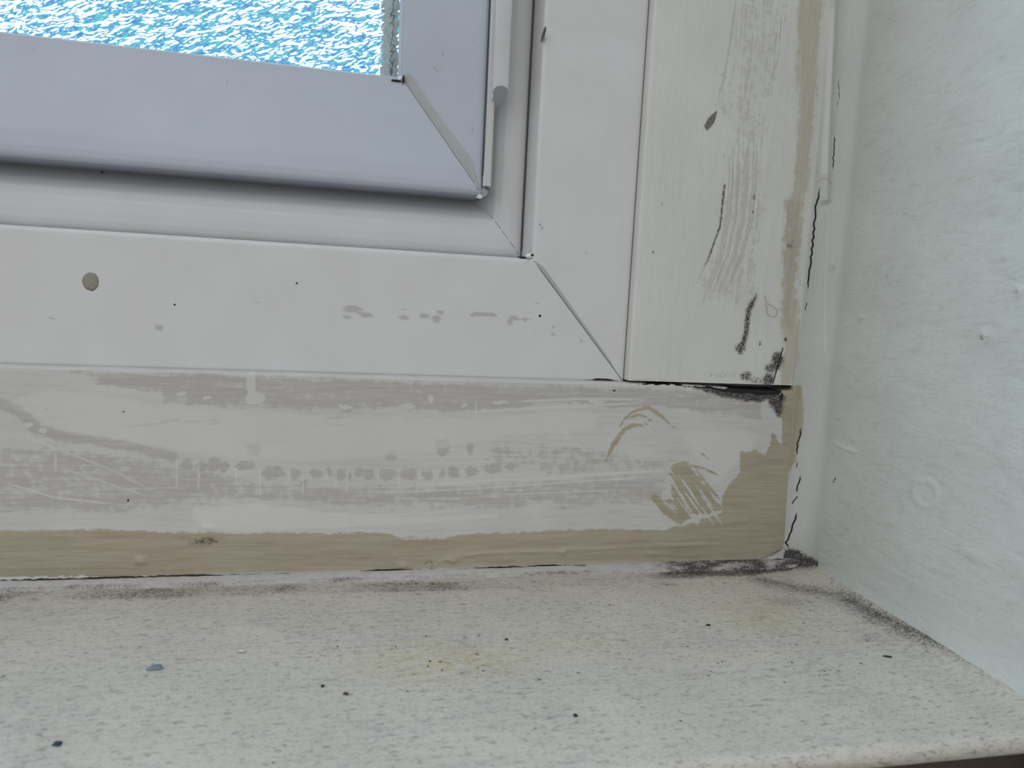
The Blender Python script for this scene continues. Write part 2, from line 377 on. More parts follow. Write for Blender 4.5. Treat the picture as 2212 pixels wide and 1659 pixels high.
def front_marks(x, z, plane, kind):
    """dirt and marks on the plastic, by surface"""
    L = Layer(x, z, 1, plane, 0, 2); mo = L.zero(); we = L.zero(); ck = L.zero()
    if kind == 'frame_rail':
        # grime line above the board
        D, T = L.line([(0, 788), (600, 806), (1000, 815), (1350, 826)])
        mo = np.maximum(mo, np.clip(.62-D/2.6, 0, 1)*np.clip(.35+.65*T, 0, 1)*(.75+vnoise(x, z, 9, 5)*1.2))
        mo = np.maximum(mo, .30*np.clip(1-D/12, 0, 1)*(x > -140))
        for c, rx, ry, a in (((760, 668), 5.5, 2.2, .8), ((790, 680), 4, 1.6, .85), ((750, 685), 3, 1, .8), ((873, 686), 3, 1.3, .9), ((915, 683), 2.6, 1.4, 1), ((943, 688), 2.6, 2.1, 1),
                             ((952, 675), 2.6, 1.3, .9), ((1110, 688), 3, 1.6, .9), ((1102, 695), 1.6, 2.4, .9), ((1135, 690), 3.6, 1.2, .8), ((1195, 721), 1.7, 1, 1),
                             ((1195, 706), 1.2, 1, .8), ((1255, 737), 1.3, 1.7, .8), ((1160, 655), 1.8, .8, .7), ((345, 708), 2.4, 1.4, .9), ((112, 688), 1.6, .8, .9), ((870, 667), 3, .5, .7), ((1155, 716), 1.3, .8, .7), ((560, 655), 4, .6, .7)):
            we = L.blob(we, c, rx, ry, a, 0, 1.6)
        we = L.stroke(we, [(1018, 680), (1042, 679), (1069, 681)], 1.5, .5, 1.)
        mo = L.blob(mo, (1145, 560), 5, 4, .75); mo = L.blob(mo, (560, 550), 14, 4, .30); mo = L.blob(mo, (1300, 800), 22, 7, .45)
        ck = L.stroke(ck, [(1236, 825), (1270, 823), (1300, 820), (1353, 826)], .9, .5, 1, .3)
    if kind == 'frame_stile':
        mo = .30+.16*vnoise(x, z, 10, 3)
        mo = mo*np.clip((x+125)/10., 0, 1)
        for c, rx, ry, a in (((1170, 490), 4, 5, .75), ((1266, 545), 1.3, 2, .95), ((1230, 290), 3, 4, .6), ((1245, 365), 4, 3, .6), ((1345, 480), 3, 3, .6), ((1290, 610), 6, 8, .45), ((1190, 600), 5, 8, .5), ((1240, 70), 2, 3, .5)):
            mo = L.blob(mo, c, rx, ry, a)
        D, T = L.line([(1395, 0), (1375, 400), (1350, 822)])
        mo = np.maximum(mo, .62*np.clip(1-D/2.2, 0, 1)*(.5+.5*T)); 
        mo = L.stroke(mo, [(1180, 600), (1290, 740)], 1.5, 3, .5)
    if kind == 'sash_rail':
        mo = .12+L.zero(); D, T = L.line([(0, 335), (180, 350), (500, 378)]); mo = np.maximum(mo, .42*np.clip(1-D/6, 0, 1)*np.clip(1-T, 0, 1))
        ck = L.stroke(ck, [(168, 338), (178, 350), (188, 359)], .35, .3, .9)
    if kind == 'sash_stile':
        mo = .12+L.zero()
    if kind == 'bead_rail':
        mo = .10+L.zero()
        for c in ((48, 86), (586, 156), (527, 187), (292, 235), (480, 160)): mo = L.blob(mo, c, 1.6, 1.6, .8)
    if kind == 'bead_stile':
        mo = .10+L.zero()
        for c, a in (((1022, 92), .85), ((958, 110), .7), ((1018, 285), .8), ((998, 245), .6), ((945, 140), .4)): mo = L.blob(mo, c, 2, 2.4, a)
        we = L.stroke(we, [(938, 135), (946, 146), (954, 138)], .8, .6, .8)
    return dict(mould=mo, wear=we, crack=ck)

def member(name, key, side, mat, plane, parent, step=.8):
    P = densify(key, step)
    if side == 'rail':
        t = np.concatenate([np.linspace(0, 1, 260, endpoint=False)*(-0+200), np.linspace(200, 1, 1)[:0]])
        run = ax_arr((0, 210, 1.0), (210, 660, 30.))
        X = P[:, 0][:, None]-run[None, :]*1.0; Z = np.repeat(P[:, 1][:, None], len(run), 1); Y = np.repeat(P[:, 2][:, None], len(run), 1)
        X = np.maximum(X, XL-60 + (P[:, 0][:, None]+135)*-1)
    else:
        run = ax_arr((0, 160, 1.0), (160, ZT-60, 30.))
        Z = P[:, 1][:, None]+run[None, :]; X = np.repeat(P[:, 0][:, None], len(run), 1); Y = np.repeat(P[:, 2][:, None], len(run), 1)
    G = np.stack([X, Y, Z], -1)
    o = grid_mesh(name, G, mat, parent, front_marks(X, Z, plane, {'outer': 'frame'}.get(name.split('_')[0], name.split('_')[0] if name.split('_')[0] != 'glazing' else 'bead')+'_'+side), flip=(side != 'rail'))
    return o
def bead_name(a): return a
# outer frame, sash and glazing beads: a rail along the bottom and a stile up the right side, mitred
member('frame_rail', FR, 'rail', M_FRAME, 0, window, 1.0); member('frame_stile', FR, 'stile', M_FRAME, 0, window, 1.0)
sr_ = member('sash_rail', SA, 'rail', M_SASH, 15, window); ss_ = member('sash_stile', SA, 'stile', M_SASH, 15, window)
br_ = member('glazing_bead', BE, 'rail', M_BEAD, 12, window); bs_ = member('glazing_bead', BE, 'stile', M_BEAD, 12, window)

# scraped weld strips over the mitres
def on_profile(key, t):
    """point on the mitre polyline at fraction t of its x-run"""
    x = key[0][0] if t <= 0 else None
    xs = [k[0] for k in key]; i0, i1 = xs[0], xs[-1]
    X = i0+(i1-i0)*t
    for a, b in zip(key[:-1], key[1:]):
        if (a[0]-X)*(b[0]-X) <= 0 and abs(a[0]-b[0]) > 1e-6:
            f = (X-a[0])/(b[0]-a[0]); return np.array([X, a[2]+(b[2]-a[2])*f, a[1]+(b[1]-a[1])*f])
    return np.array([key[-1][0], key[-1][2], key[-1][1]])
def weld(name, keyface, w0, w1, mat, parent, lift=.12, side=1, dark=None):
    n = 60; V = []; att = []
    for i in range(n):
        t = i/(n-1); p = on_profile(keyface, t); w = w0+(w1-w0)*t; w *= (1+.05*math.sin(t*9))*min(1, 8*t+.3, 8*(1-t)+.3)
        # strip lies on the stile side: the stile's surface is constant along z there
        d = np.array([0, 0, 1.])*w*side
        for k, f in enumerate((-.05, .12, .5, .88, 1.05)):
            q = p + d*f; q[1] -= (lift if 0 < f < 1 else -.05); V.append(q)
    Fc = [(i*5+k, i*5+k+1, (i+1)*5+k+1, (i+1)*5+k) for i in range(n-1) for k in range(4)]
    z = np.zeros(len(V)); mo = z + .22
    return raw_mesh(name, V, Fc, mat, parent, attrs=dict(mould=mo, wear=z, crack=z))
weld('weld_strip', BE[4:12], 6.8, 5.6, M_WELD, bs_)
weld('weld_strip', FR[4:9][::-1], 2.6, 1.2, M_WELD, window, .08)
# dark hairline of each mitre: a shallow dirty score
def score(pts, r, parent, name='mitre_line'):
    return tube(name, pts, r, M_DARK, parent, 5)
score([on_profile(FR[3:10], t)+np.array([0, .06, 0]) for t in np.linspace(0, 1, 12)], .16, window)
score([on_profile(SA[3:9], t)+np.array([0, .08, 0]) for t in np.linspace(0, 1, 14)], .13, window)
M_SCORE = simple('dirt_line', lin(120, 112, 106)); sco = tube('mitre_line', [on_profile(BE[4:12], t)+np.array([0, .05, 0]) for t in np.linspace(0, 1, 14)], .14, M_SCORE, window, 5)

# crumpled weld flash at the three corners
def crumple(name, c, r, mat, parent, seed, squash=(1, 1, 1), n=2):
    import bmesh
    bm = bmesh.new(); bmesh.ops.create_icosphere(bm, subdivisions=n, radius=1.0); R = np.random.RandomState(seed)
    V = []
    for v in bm.verts:
        k = 1+.45*(R.rand()-.5); V.append(np.array(c)+np.array([v.co.x*squash[0], v.co.y*squash[1], v.co.z*squash[2]])*r*k)
    Fc = [tuple(v.index for v in f.verts) for f in bm.faces]; bm.free()
    return raw_mesh(name, V, Fc, mat, parent, smooth=False)
p = hit(866, 172, 1, 22); crumple('weld_flash', p, 1.1, M_CLIP, window, 1, (1, 1, 1.1)); crumple('weld_gap', hit(856, 175, 1, 21.6), 1.3, M_DARK, window, 2, (1.7, .8, .35)); crumple('weld_gap', hit(871, 172, 1, 21.0), 1.2, M_DARK, window, 3, (.35, .8, 1.5))
p = hit(1045, 414, 1, 12); crumple('weld_flash', p, 1.5, M_WELD, window, 4, (1, .8, 1.2)); crumple('weld_flash', hit(1036, 424, 1, 12), 1.1, M_CLIP, window, 5, (1.2, .8, 1)); crumple('weld_gap', hit(1052, 408, 1, 12), 1.0, M_SCORE, window, 6, (.9, .6, .6))
p = hit(1142, 553, 1, .8); crumple('weld_flash', p, 1.1, M_CLIP, window, 7, (1.2, .8, .9)); crumple('weld_gap', hit(1130, 556, 1, .8), 1.0, M_DARK, window, 8, (1.8, .6, .35)); crumple('weld_gap', hit(1150, 551, 1, .6), .7, M_DARK, window, 9, (1.0, .8, .6))

# ---- plastic hook strip snapped on the stile; its cut end shows from below
def hook_strip():
    """x/depth outline of the strip, run upward from a slanted cut"""
    out = []
    hx, hy = -130.4, 5.6                       # centre of the round head
    for k in range(15):
        a = math.radians(215-k*17.5); out.append((hx+2.9*math.cos(a), hy-2.6*math.sin(a)))
    out += [(-129.6, 9.4), (-131.3, 13.2), (-131.9, 18.5), (-134.3, 18.5), (-134.0, 13.4), (-133.0, 9.6)]
    zt = ZT; V = []; n = len(out)
    for zz in (0, 1):
        for x, y in out:
            V.append((x, y, 181.5-(y-3)*.62 if zz == 0 else zt))
    Fc = [(i, (i+1) % n, n+(i+1) % n, n+i) for i in range(n)]; Fc.append(tuple(range(n))[::-1]); Fc.append(tuple(range(n, 2*n)))
    o = raw_mesh('hook_strip', V, Fc, [M_CLIP, M_WELD], window, smooth=False, attrs=dict(mould=np.zeros(2*n)+.1, wear=np.zeros(2*n), crack=np.zeros(2*n)))
    o.data.polygons[n].material_index = 1
    for i in range(14): o.data.polygons[i].use_smooth = True
    o['label'] = 'glossy white strip with a cut lower end'
    return o
hook_strip()
# low rib beside the bead, below the hook
def rib():
    out = [(-134.9, 26), (-134.9, 9.6), (-134.3, 8.9), (-132.2, 9.4), (-131.6, 10.4), (-131.4, 26)]
    V = []; n = len(out); z0, z1 = 146.5, ZT
    for zz, cut in ((z0, 0), (z1, 1)):
        for x, y in out: V.append((x, y, zz))
    Fc = [(i, (i+1) % n, n+(i+1) % n, n+i) for i in range(n)]+[tuple(range(n))[::-1], tuple(range(n, 2*n))]
    o = raw_mesh('bead_rib', V, Fc, M_SASH, window, smooth=False, attrs=dict(mould=np.zeros(2*n)+.15, wear=np.zeros(2*n), crack=np.zeros(2*n)))
rib()
# dark joint between bead and rib
tube('bead_joint', [(-135.0, 9.6, 150), (-135.05, 9.3, 165), (-135.0, 9.4, 182), (-135.05, 9.5, 200), (-135.0, 9.5, 240)], .17, M_SCORE, window, 5)
tube('frame_joint', [(-117.2, 15.9, 124), (-117.2, 15.9, 170), (-117.2, 15.9, 250)], .12, M_SCORE, window, 5)

# ---- glazing: patterned pane, gasket lip, spacer bar
def pane():
    x0, x1, z0, z1, y0, y1 = XL, -157., 178., ZT, 27.0, 31.0
    V = [(x0, y0, z0), (x1, y0, z0), (x1, y0, z1), (x0, y0, z1), (x0, y1, z0), (x1, y1, z0), (x1, y1, z1), (x0, y1, z1)]
    Fc = [(0, 1, 2, 3), (5, 4, 7, 6), (4, 5, 1, 0), (1, 5, 6, 2), (2, 6, 7, 3), (4, 0, 3, 7)]
    o = raw_mesh('glass_pane', V, Fc, [M_GLASS, M_GLASS2], window, smooth=False)
    for i in range(1, 6): o.data.polygons[i].material_index = 1
    o['label'] = 'patterned obscure glass, bright blue and white'
pane()
box('spacer_bar', -174.0, -167.7, 31.3, 40, 178, ZT, M_SPACER, window)
box('spacer_line', -170.5, -169.9, 31.1, 31.5, 186, ZT, M_BLUEC, window)
box('leak_block', XL, -118, 34.5, 60, 76, 174, M_BLOCK, window); box('leak_block', -156, -77, 34.5, 60, 76, ZT, M_BLOCK, window)  # boxes added behind frame and sash to block leaking daylight
box('glazing_gasket', -167.6, -166.3, 22.6, 27.0, 187.2, ZT, M_GLZ, window)
box('glazing_gasket', XL, -166.3, 23.0, 27.0, 184.5, 186.6, M_GLZ, window)

# rest of the opening, beyond the picture: top and left members, wall around
box('head_rail', XL-80, -77, 0, 40, ZT-40, ZT+40, M_FRAME, window)
box('far_stile', XL-80, XL, 0, 40, 74, ZT, M_FRAME, window)

# ================================================================== TIMBER BOARDS
YB = -5.0
def rail_board():
    xs = ax_arr((-840, -310, 20.), (-310, 2., .5))
    # rows: back bottom, front face upward, top edge back to the frame
    zs = list(ax_arr((-6, 73.0, .48))); ys = [0.]*len(zs); off = []
    top = [(73.5, .06), (73.9, .28), (74.15, .7), (74.3, 1.4), (74.35, 3.2), (74.35, 5.0), (74.35, 12)]
    z = np.array(zs+[t[0] for t in top]); dy = np.array([0.]*len(zs)+[t[1] for t in top])
    Z, X = np.meshgrid(z, xs, indexing='ij'); DY = np.repeat(dy[:, None], len(xs), 1)
    L = Layer(X, Z, 1, YB, 0, 2, .8)
    # ---- marks
    wear = L.zero(); light = L.zero(); beige = L.zero(); mould = L.zero(); crack = L.zero()
    wear = L.area(wear, [(240, 838), (340, 845), (355, 872), (460, 878), (560, 880), (640, 884), (760, 890), (850, 882), (960, 894), (1060, 888), (1200, 872), (1330, 885), (1420, 880), (1650, 905), (1640, 850), (1400, 838), (1100, 830), (600, 812), (430, 806), (140, 800)], 2.6, .72)
    wear = L.stroke(wear, [(-20, 865), (30, 880), (60, 905), (80, 930)], 4.2, 2.2, .8)
    wear = L.stroke(wear, [(80, 930), (150, 945), (260, 960), (375, 985)], 3.8, 2.6, .86)
    wear = L.area(wear, [(-1500, 900), (90, 960), (370, 1000), (560, 1040), (700, 1045), (850, 1052), (1180, 1035), (1450, 1020), (1430, 1090), (1080, 1100), (800, 1100), (500, 1085), (380, 1100), (200, 1110), (-1500, 1120)], 5., .62)
    wear = L.area(wear, [(1050, 950), (1250, 960), (1450, 990), (1460, 1020), (1180, 1030), (1050, 1000)], 6., .5)
    for c, w, h in (((402, 1008), 2.6, 3.2), ((436, 1006), 2.4, 3.0), ((463, 1004), 3.0, 3.0), ((485, 1008), 2.2, 3.0), ((530, 1006), 4.2, 2.6), ((578, 1022), 2.6, 3.0), ((600, 1020), 3.4, 3.0), ((637, 1023), 2.3, 2.8), ((658, 1045), 1.8, 1.8), ((684, 1023), 3.0, 2.8),
                    ((713, 1018), 1., 2.6), ((735, 1026), 2.7, 3.0), ((755, 1028), 1.1, 3.0), ((775, 1020), 2.3, 2.6), ((797, 1024), 2.7, 3.0), ((838, 1024), 3.9, 3.0), ((884, 1026), 4.1, 2.6), ((922, 1025), 2.8, 2.6), ((955, 1024), 1.6, 2.4), ((980, 1020), 3.0, 2.8), ((1019, 1018), 3.0, 2.8), ((1062, 1012), 4.8, 2.4), ((1105, 1008), 3.4, 2.), ((955, 965), 3.6, 4.4), ((1015, 968), 2., 3.6), ((548, 970), 3., 3.4), ((845, 985), 3, 2.4)):
        wear = L.blob(wear, c, w*1.15, h*1.1, 1., 0, 1.5)
    for q in ([(250, 828), (300, 842), (420, 848), (470, 852)], [(250, 925), (340, 915), (380, 905), (425, 897)], [(330, 905), (420, 912), (480, 905), (520, 900)], [(440, 920), (495, 908)], [(690, 905), (760, 900)]):
        wear = L.stroke(wear, q, .9, .7, .85, .3)
    light = L.area(light, [(0, 875), (50, 850), (100, 838), (200, 845), (330, 872), (460, 882), (640, 890), (780, 895), (1000, 900), (1200, 885), (1300, 892), (1280, 930), (1100, 945), (900, 985), (700, 1000), (560, 998), (380, 980), (250, 955), (120, 935), (70, 900)], 3., .56)
    light = L.area(light, [(415, 1092), (560, 1090), (700, 1105), (900, 1118), (1085, 1108), (1060, 1122), (860, 1135), (700, 1142), (560, 1145), (440, 1142), (415, 1120)], 1.8, .8)
    light = L.area(light, [(1460, 930), (1600, 920), (1650, 940), (1590, 1010), (1545, 1060), (1500, 990)], 5, .65)
    for q, w in (([(850, 1051), (950, 1046), (1060, 1038), (1215, 1030), (1350, 1021), (1480, 1014)], 1.), ([(735, 1064), (900, 1062), (1050, 1054), (1250, 1040), (1460, 1028)], .6), ([(1050, 1070), (1250, 1062), (1350, 1058)], .5),
                 ([(700, 1115), (900, 1110), (1000, 1104)], .6), ([(1100, 868), (1250, 862), (1400, 862)], .9), ([(1000, 890), (1150, 882), (1400, 870)], .8), ([(20, 925), (110, 965), (230, 1010), (330, 1060)], .5), ([(130, 1010), (250, 1050), (330, 1075)], .5), ([(0, 1040), (120, 1075), (260, 1090)], .6)):
        light = L.stroke(light, q, w, .8, 1.05, .15)
    for c, w, h in (((880, 877), 4., 1.2), ((930, 862), 1.2, 2), ((745, 878), 3, .8), ((1080, 870), 4, .8), ((1003, 876), 1.6, .8), ((1217, 935), 2, .8), ((550, 860), 4, 3), ((545, 828), 2., 6), ((1290, 868), 4, .8), ((390, 852), 2, .8), ((448, 860), 2, .8), ((60, 918), 2., 1.2), ((93, 930), 1.6, 1), ((1500, 838), 5, 1.2)):
        light = L.blob(light, c, w, h, 1., 0, 2.5)
    for x0, y0, ln in ((380, 985, 70), (427, 1000, 60), (508, 1000, 55), (560, 1005, 70), (621, 1010, 40), (652, 1015, 55), (705, 1020, 20), (724, 1010, 45), (748, 1010, 55), (815, 1010, 30), (860, 1020, 35), (905, 1018, 22), (962, 1015, 30), (998, 1010, 30), (1037, 1005, 40), (1112, 1000, 20), (1026, 862, 35), (118, 975, 50)):
        light = L.stroke(light, [(x0, y0), (x0+3, y0+ln*.5), (x0+1, y0+ln)], .55, .45, 1., .2)
    beige = L.area(beige, [(-1600, 1178), (0, 1146), (240, 1143), (400, 1150), (600, 1150), (840, 1152), (880, 1166), (960, 1163), (985, 1155), (1100, 1150), (1300, 1142), (1430, 1146), (1500, 1130), (1560, 1106), (1558, 1080), (1575, 1045), (1600, 1020), (1598, 978), (1630, 972), (1655, 985), (1668, 935), (1690, 960),
                           (1690, 870), (1680, 835), (1745, 825), (1742, 920), (1722, 1000), (1704, 1090), (1704, 1150), (1690, 1185), (1640, 1212), (1500, 1222), (900, 1240), (0, 1262), (-1600, 1345)], 2.2, 1.)
    beige = L.area(beige, [(1455, 1000), (1482, 996), (1500, 1020), (1522, 1045), (1548, 1078), (1562, 1098), (1530, 1112), (1500, 1112), (1470, 1132), (1448, 1122), (1425, 1100), (1406, 1078), (1414, 1068), (1438, 1080), (1452, 1072), (1450, 1040), (1445, 1020)], 2.0, .95)
    for q, w in (([(1304, 1005), (1320, 970), (1335, 945), (1350, 925), (1375, 915), (1400, 918), (1420, 930)], 2.2), ([(1330, 945), (1345, 910), (1370, 888), (1400, 880), (1430, 900), (1460, 928)], 1.6), ([(1350, 905), (1380, 895), (1425, 915)], 1.4),
                 ([(1470, 1000), (1520, 1012), (1560, 1030)], 1.2), ([(1510, 975), (1535, 995)], 1.0), ([(1500, 1010), (1530, 1050), (1560, 1085)], 1.4), ([(1690, 840), (1700, 900), (1700, 960)], 5.)):
        beige = L.stroke(beige, q, w, 1.4, .85, .25)
    R = np.random.RandomState(8); cut = L.zero()
    for k in range(26):
        x0, y0 = R.uniform(1400, 1540), R.uniform(995, 1085); ln = R.uniform(20, 70)
        cut = L.stroke(cut, [(x0, y0), (x0+ln*.75, y0+ln)], R.uniform(.4, .8), .8, 1., .3)
    for k in range(8):
        x0, y0 = R.uniform(1310, 1380), R.uniform(880, 915); cut = L.stroke(cut, [(x0, y0+40), (x0+25, y0+12), (x0+60, y0+10), (x0+85, y0+30)], .35, .4, 1., .3)
    beige = beige*(1-cut)
    # whitish lower lip left of the corner and scuffs in the beige
    light = L.area(light, [(-50, 1250), (0, 1243), (200, 1244), (330, 1245), (250, 1252), (0, 1262)], .9, .9)
    beige = np.where(L.area(L.zero(), [(-50, 1250), (0, 1243), (200, 1244), (330, 1245), (250, 1252), (0, 1262)], .9, 1.) > .5, 0, beige)
    wear = L.area(wear, [(850, 1158), (985, 1160), (960, 1185), (860, 1185)], 3, .7)
    mould = L.area(mould, [(1470, 832), (1560, 834), (1690, 832), (1690, 850), (1640, 868), (1560, 856), (1500, 842)], 3.4, 1.1)
    mould = L.area(mould, [(1665, 830), (1700, 850), (1690, 905), (1672, 895), (1655, 860)], 4., 1.05)
    mould = L.blob(mould, (1612, 905), 4, 3, .45); mould = L.blob(mould, (1640, 840), 14, 9, .62); mould = L.blob(mould, (1430, 842), 22, 3.5, .5)
    mould = L.blob(mould, (445, 1170), 12, 3.2, .75, .12, 1.4); mould = L.blob(mould, (395, 1165), 10, 2.6, .6); mould = L.blob(mould, (595, 1150), 10, 1.4, .5); mould = L.blob(mould, (1620, 1090), 9, 1.6, .50, -.12)
    D, T = L.line([(0, 1262), (600, 1246), (1000, 1237), (1300, 1231), (1500, 1222), (1640, 1210), (1700, 1180)])
    mould = np.maximum(mould, np.clip(1-D/2.4, 0, 1)*np.clip((T-.55)*3, .25, 1)*.75)
    D, T = L.line([(0, 1070), (400, 1105), (1200, 1105)]); mould = np.maximum(mould, .22*np.clip(1-D/16, 0, 1))
    mould = np.maximum(mould, .17)
    crack = L.area(crack, [(1350, 828), (1440, 828), (1500, 834), (1560, 834), (1690, 826), (1686, 846), (1640, 847), (1560, 841), (1500, 836), (1440, 832)], .5, 1.)
    crack = L.stroke(crack, [(1690, 846), (1688, 858)], 1.2, .8, .8)
    for c, r in (((1327, 844), .55), ((790, 888), .25), ((276, 1082), .35), ((268, 892), .4), ((100, 886), .4)): crack = L.blob(crack, c, r, r, 1., 0, 2)
    # paint sag lines in the beige
    sag = L.zero()
    sag = L.stroke(sag, [(930, 1222), (960, 1210), (1000, 1203), (1030, 1196), (1120, 1192), (1200, 1190), (1260, 1186), (1400, 1180), (1550, 1176)], 1.5, 1.2, 1., .08)
    # ---- relief (mm towards the room)
    h = .10*vnoise(X, Z*6, 40, 11) + .05*vnoise(X, Z, 9, 12)
    h += .35*np.clip((18-Z)/18, 0, 1)**2 + .7*np.clip((4-Z)/4, 0, 1)**2            # paint thickening towards the sill
    h += .30*sag + .10*np.clip(beige, 0, 1)
    for c, rx, ry, a in (((305, 1212), 2., 1.3, .9), ((868, 1221), 2.2, 1.4, 1.1), ((972, 1208), 2.3, 1., .9), ((1215, 1192), 2., 1.2, .8), ((855, 1200), .8, .8, .3), ((1100, 1208), 1.4, .6, .4), ((1410, 1195), 3, 1., .4), ((1500, 1198), 4, 1., .3), ((450, 1138), 2.6, 1., .4)):
        h += a*L.bump(c, rx, ry)*(1+.5*vnoise(X, Z, 1.2, 4))
    for c in ((305, 1212), (868, 1221), (972, 1208), (1215, 1192)): light = L.blob(light, (c[0]+3, c[1]-2), 1.3, .9, .9, 0, 2)
    for c in ((450, 1138),): light = L.blob(light, c, 3.2, 1.4, 1., 0, 2)
    h -= .5*np.clip(crack, 0, 1)
    h *= np.clip((74-Z)/3, 0, 1)
    # right end rounds back towards the sealant
    Y = YB - h + DY + 1.6*np.clip((X+3)/5, 0, 1)**2
    # gap that opens under the upright board at the right
    gap = np.clip((X+52)/30, 0, 1)*np.clip((-8-X)/6+1, 0, 1)
    Z2 = Z - (Z > 72.8)*gap*1.3
    Zf = np.where(Z > 60, Z-(Z-60)/14.35*gap*1.3, Z)
    P = np.stack([X, Y, Zf], -1)
    o = grid_mesh('trim_1', P, M_BOARD_H, None, dict(wear=wear, light=light, beige=beige, mould=mould, crack=crack))
    return prop(o, 'horizontal timber board with patchy white over beige paint, between window and sill', 'trim', 'structure')
rail_board()

def upright_board():
    xs0 = list(ax_arr((-76.0, 3.0, .48)))
    left = [(-76.7, 9.), (-76.7, 5.), (-76.7, 2.5), (-76.68, 1.0), (-76.6, .45), (-76.35, .14)]
    x = np.array([a[0] for a in left]+xs0); dy = np.array([a[1] for a in left]+[0.]*len(xs0))
    zs = ax_arr((75.2, 232, .55), (232, ZT+60, 25.))
    X, Z = np.meshgrid(x, zs, indexing='ij'); DY = np.repeat(dy[:, None], len(zs), 1)
    L = Layer(X, Z, 1, YB, 0, 2, .35)
    wear = L.zero(); light = L.zero(); beige = L.zero(); mould = L.zero()+.24; crack = L.zero(); groove = L.zero()
    # brushed band of undercoat
    wear = L.area(wear, [(1670, -1200), (1580, 60), (1572, 160), (1545, 230), (1580, 290), (1566, 420), (1548, 520), (1500, 620), (1580, 660), (1620, 700), (1650, 560), (1665, 300), (1690, 120), (1790, -1200)], 6.5, .44)
    R = np.random.RandomState(5)
    for k in range(13):
        o = k*6+R.rand()*4; q = [(1568+o, 285), (1566+o, 400), (1562+o*.95, 470), (1548+o*.85, 550), (1522+o*.75, 625), (1500+o*.7, 680-k*3)]
        (wear, light) = (L.stroke(wear, q, .5+R.rand()*.35, .5, 1.15, .2), light) if k % 3 else (wear, L.stroke(light, q, .4, .4, .95, .2))
        groove = np.maximum(groove, 0) if k % 2 else L.stroke(groove, q, .8, .8, 1., .2)
    for q, w in (([(1592, -20), (1580, 80), (1566, 165), (1546, 235)], .9), ([(1640, -20), (1625, 90), (1612, 200), (1600, 255)], .7), ([(1690, 20), (1685, 120), (1665, 175), (1650, 215)], .6), ([(1680, 60), (1672, 110), (1662, 130)], .7)):
        wear = L.stroke(wear, q, w, .7, .9, .2)
    for q in ([(1610, -20), (1604, 100), (1582, 190), (1560, 240)], [(1650, -20), (1640, 90), (1618, 190), (1600, 250)]): light = L.stroke(light, q, 1.3, 1., .7, .2)
    D, T = L.line([(1566, 400), (1556, 490), (1530, 560), (1495, 635), (1480, 660)]); crack = np.maximum(crack, .40*np.clip(1-D/.5, 0, 1)*np.clip((1-T)*4, 0, 1)); mould = np.maximum(mould, .95*np.clip(1.2-D/.9, 0, 1)*np.clip((1.05-T)*2, 0, 1))
    for q in ([(1565, 330), (1560, 440)], [(1690, 300), (1695, 355)], [(1698, 40), (1692, 58)], [(1680, 75), (1674, 92)]): mould = L.stroke(mould, q, .5, .8, .8)
    light = L.area(light, [(1495, 660), (1560, 655), (1600, 700), (1610, 770), (1590, 810), (1500, 815), (1480, 740)], 6, .7)
    light = L.area(light, [(1362, 790), (1400, 790), (1422, 800), (1420, 822), (1362, 824)], 2.5, .9)
    # scraped chip
     
    # beige strip along the wall side
    beige = L.area(beige, [(1745, -1200), (1722, 100), (1724, 300), (1712, 420), (1698, 440), (1690, 560), (1685, 700), (1690, 760), (1685, 830), (1740, 830), (1735, 760), (1720, 620), (1735, 470), (1745, 380), (1760, 280), (1768, 150), (1880, -1200)], 7., .92)
    wear = L.area(wear, [(1690, 430), (1740, 430), (1730, 640), (1712, 720), (1690, 700)], 4, .62)
    light = L.area(light, [(1705, 790), (1750, 780), (1750, 832), (1712, 826)], 1.5, .9)
    # mould
    D, T = L.line([(1636, 600), (1634, 640), (1618, 670), (1612, 720), (1600, 760)]); mould = np.maximum(mould, np.clip(1-D/2.8, 0, 1)*1.1*np.clip(T*3, .2, 1))
    for c, rx, ry, a in (((1600, 752), 4.6, 4, .85), ((1642, 742), 1.2, 2.2, .8), ((1680, 780), 5, 7, 1.), ((1668, 795), 6, 3.6, .9), ((1612, 812), 4.6, 4, .88), ((1640, 822), 12, 3, .7), ((1660, 820), 5, 6, .9), ((1696, 732), 1.6, 1.8, .9), ((1705, 530), 3.4, 1.6, .75), ((1715, 522), 5, 1.4, .6),
                         ((1560, 810), 20, 3, .5), ((1700, 470), 7, 20, .38), ((1700, 610), 5, 20, .34), ((1630, 425), 1.4, 2.4, .75), ((1628, 458), 1, 1, .9), ((1412, 545), 1., .8, .9), ((1430, 440), 1, 1.6, .7), ((1625, 20), 3, 4, .5), ((1555, 160), 5, 3, .5), ((1400, 822), 20, 2, .55)):
        mould = L.blob(mould, c, rx, ry, a, 0, 1.5)
    mould = np.maximum(mould, .30*np.clip((X+32)/20, 0, 1)*(vnoise(X, Z, 12, 9)+.75))
    crack = L.stroke(crack, [(1692, 752), (1684, 780), (1675, 812), (1670, 828)], .6, .6, .9)
    h = .07*vnoise(X*6, Z, 40, 21)+.04*vnoise(X, Z, 8, 22) + .12*groove + .12*np.clip(beige, 0, 1) - .12*np.clip(wear, 0, 1)
    h += .6*L.bump((1718, 528), 1.4, .6, .3) + .25*L.bump((1727, 740), 1.2, 1.)
    h -= .3*np.clip(crack, 0, 1)
    h *= np.clip((X+76)/2, 0, 1)
    Y = YB - h + DY + .2
    # warped bottom edge: dark gap at the right where the two boards part
    G = np.stack([X, Y, Z], -1)
    # close the bottom edge
    o = grid_mesh('trim_2', G, M_BOARD_V, None, dict(wear=wear, light=light, beige=beige, mould=mould, crack=crack), flip=True)
    b0 = G[:, 0, :].copy(); b1 = b0.copy(); b1[:, 1] = 9
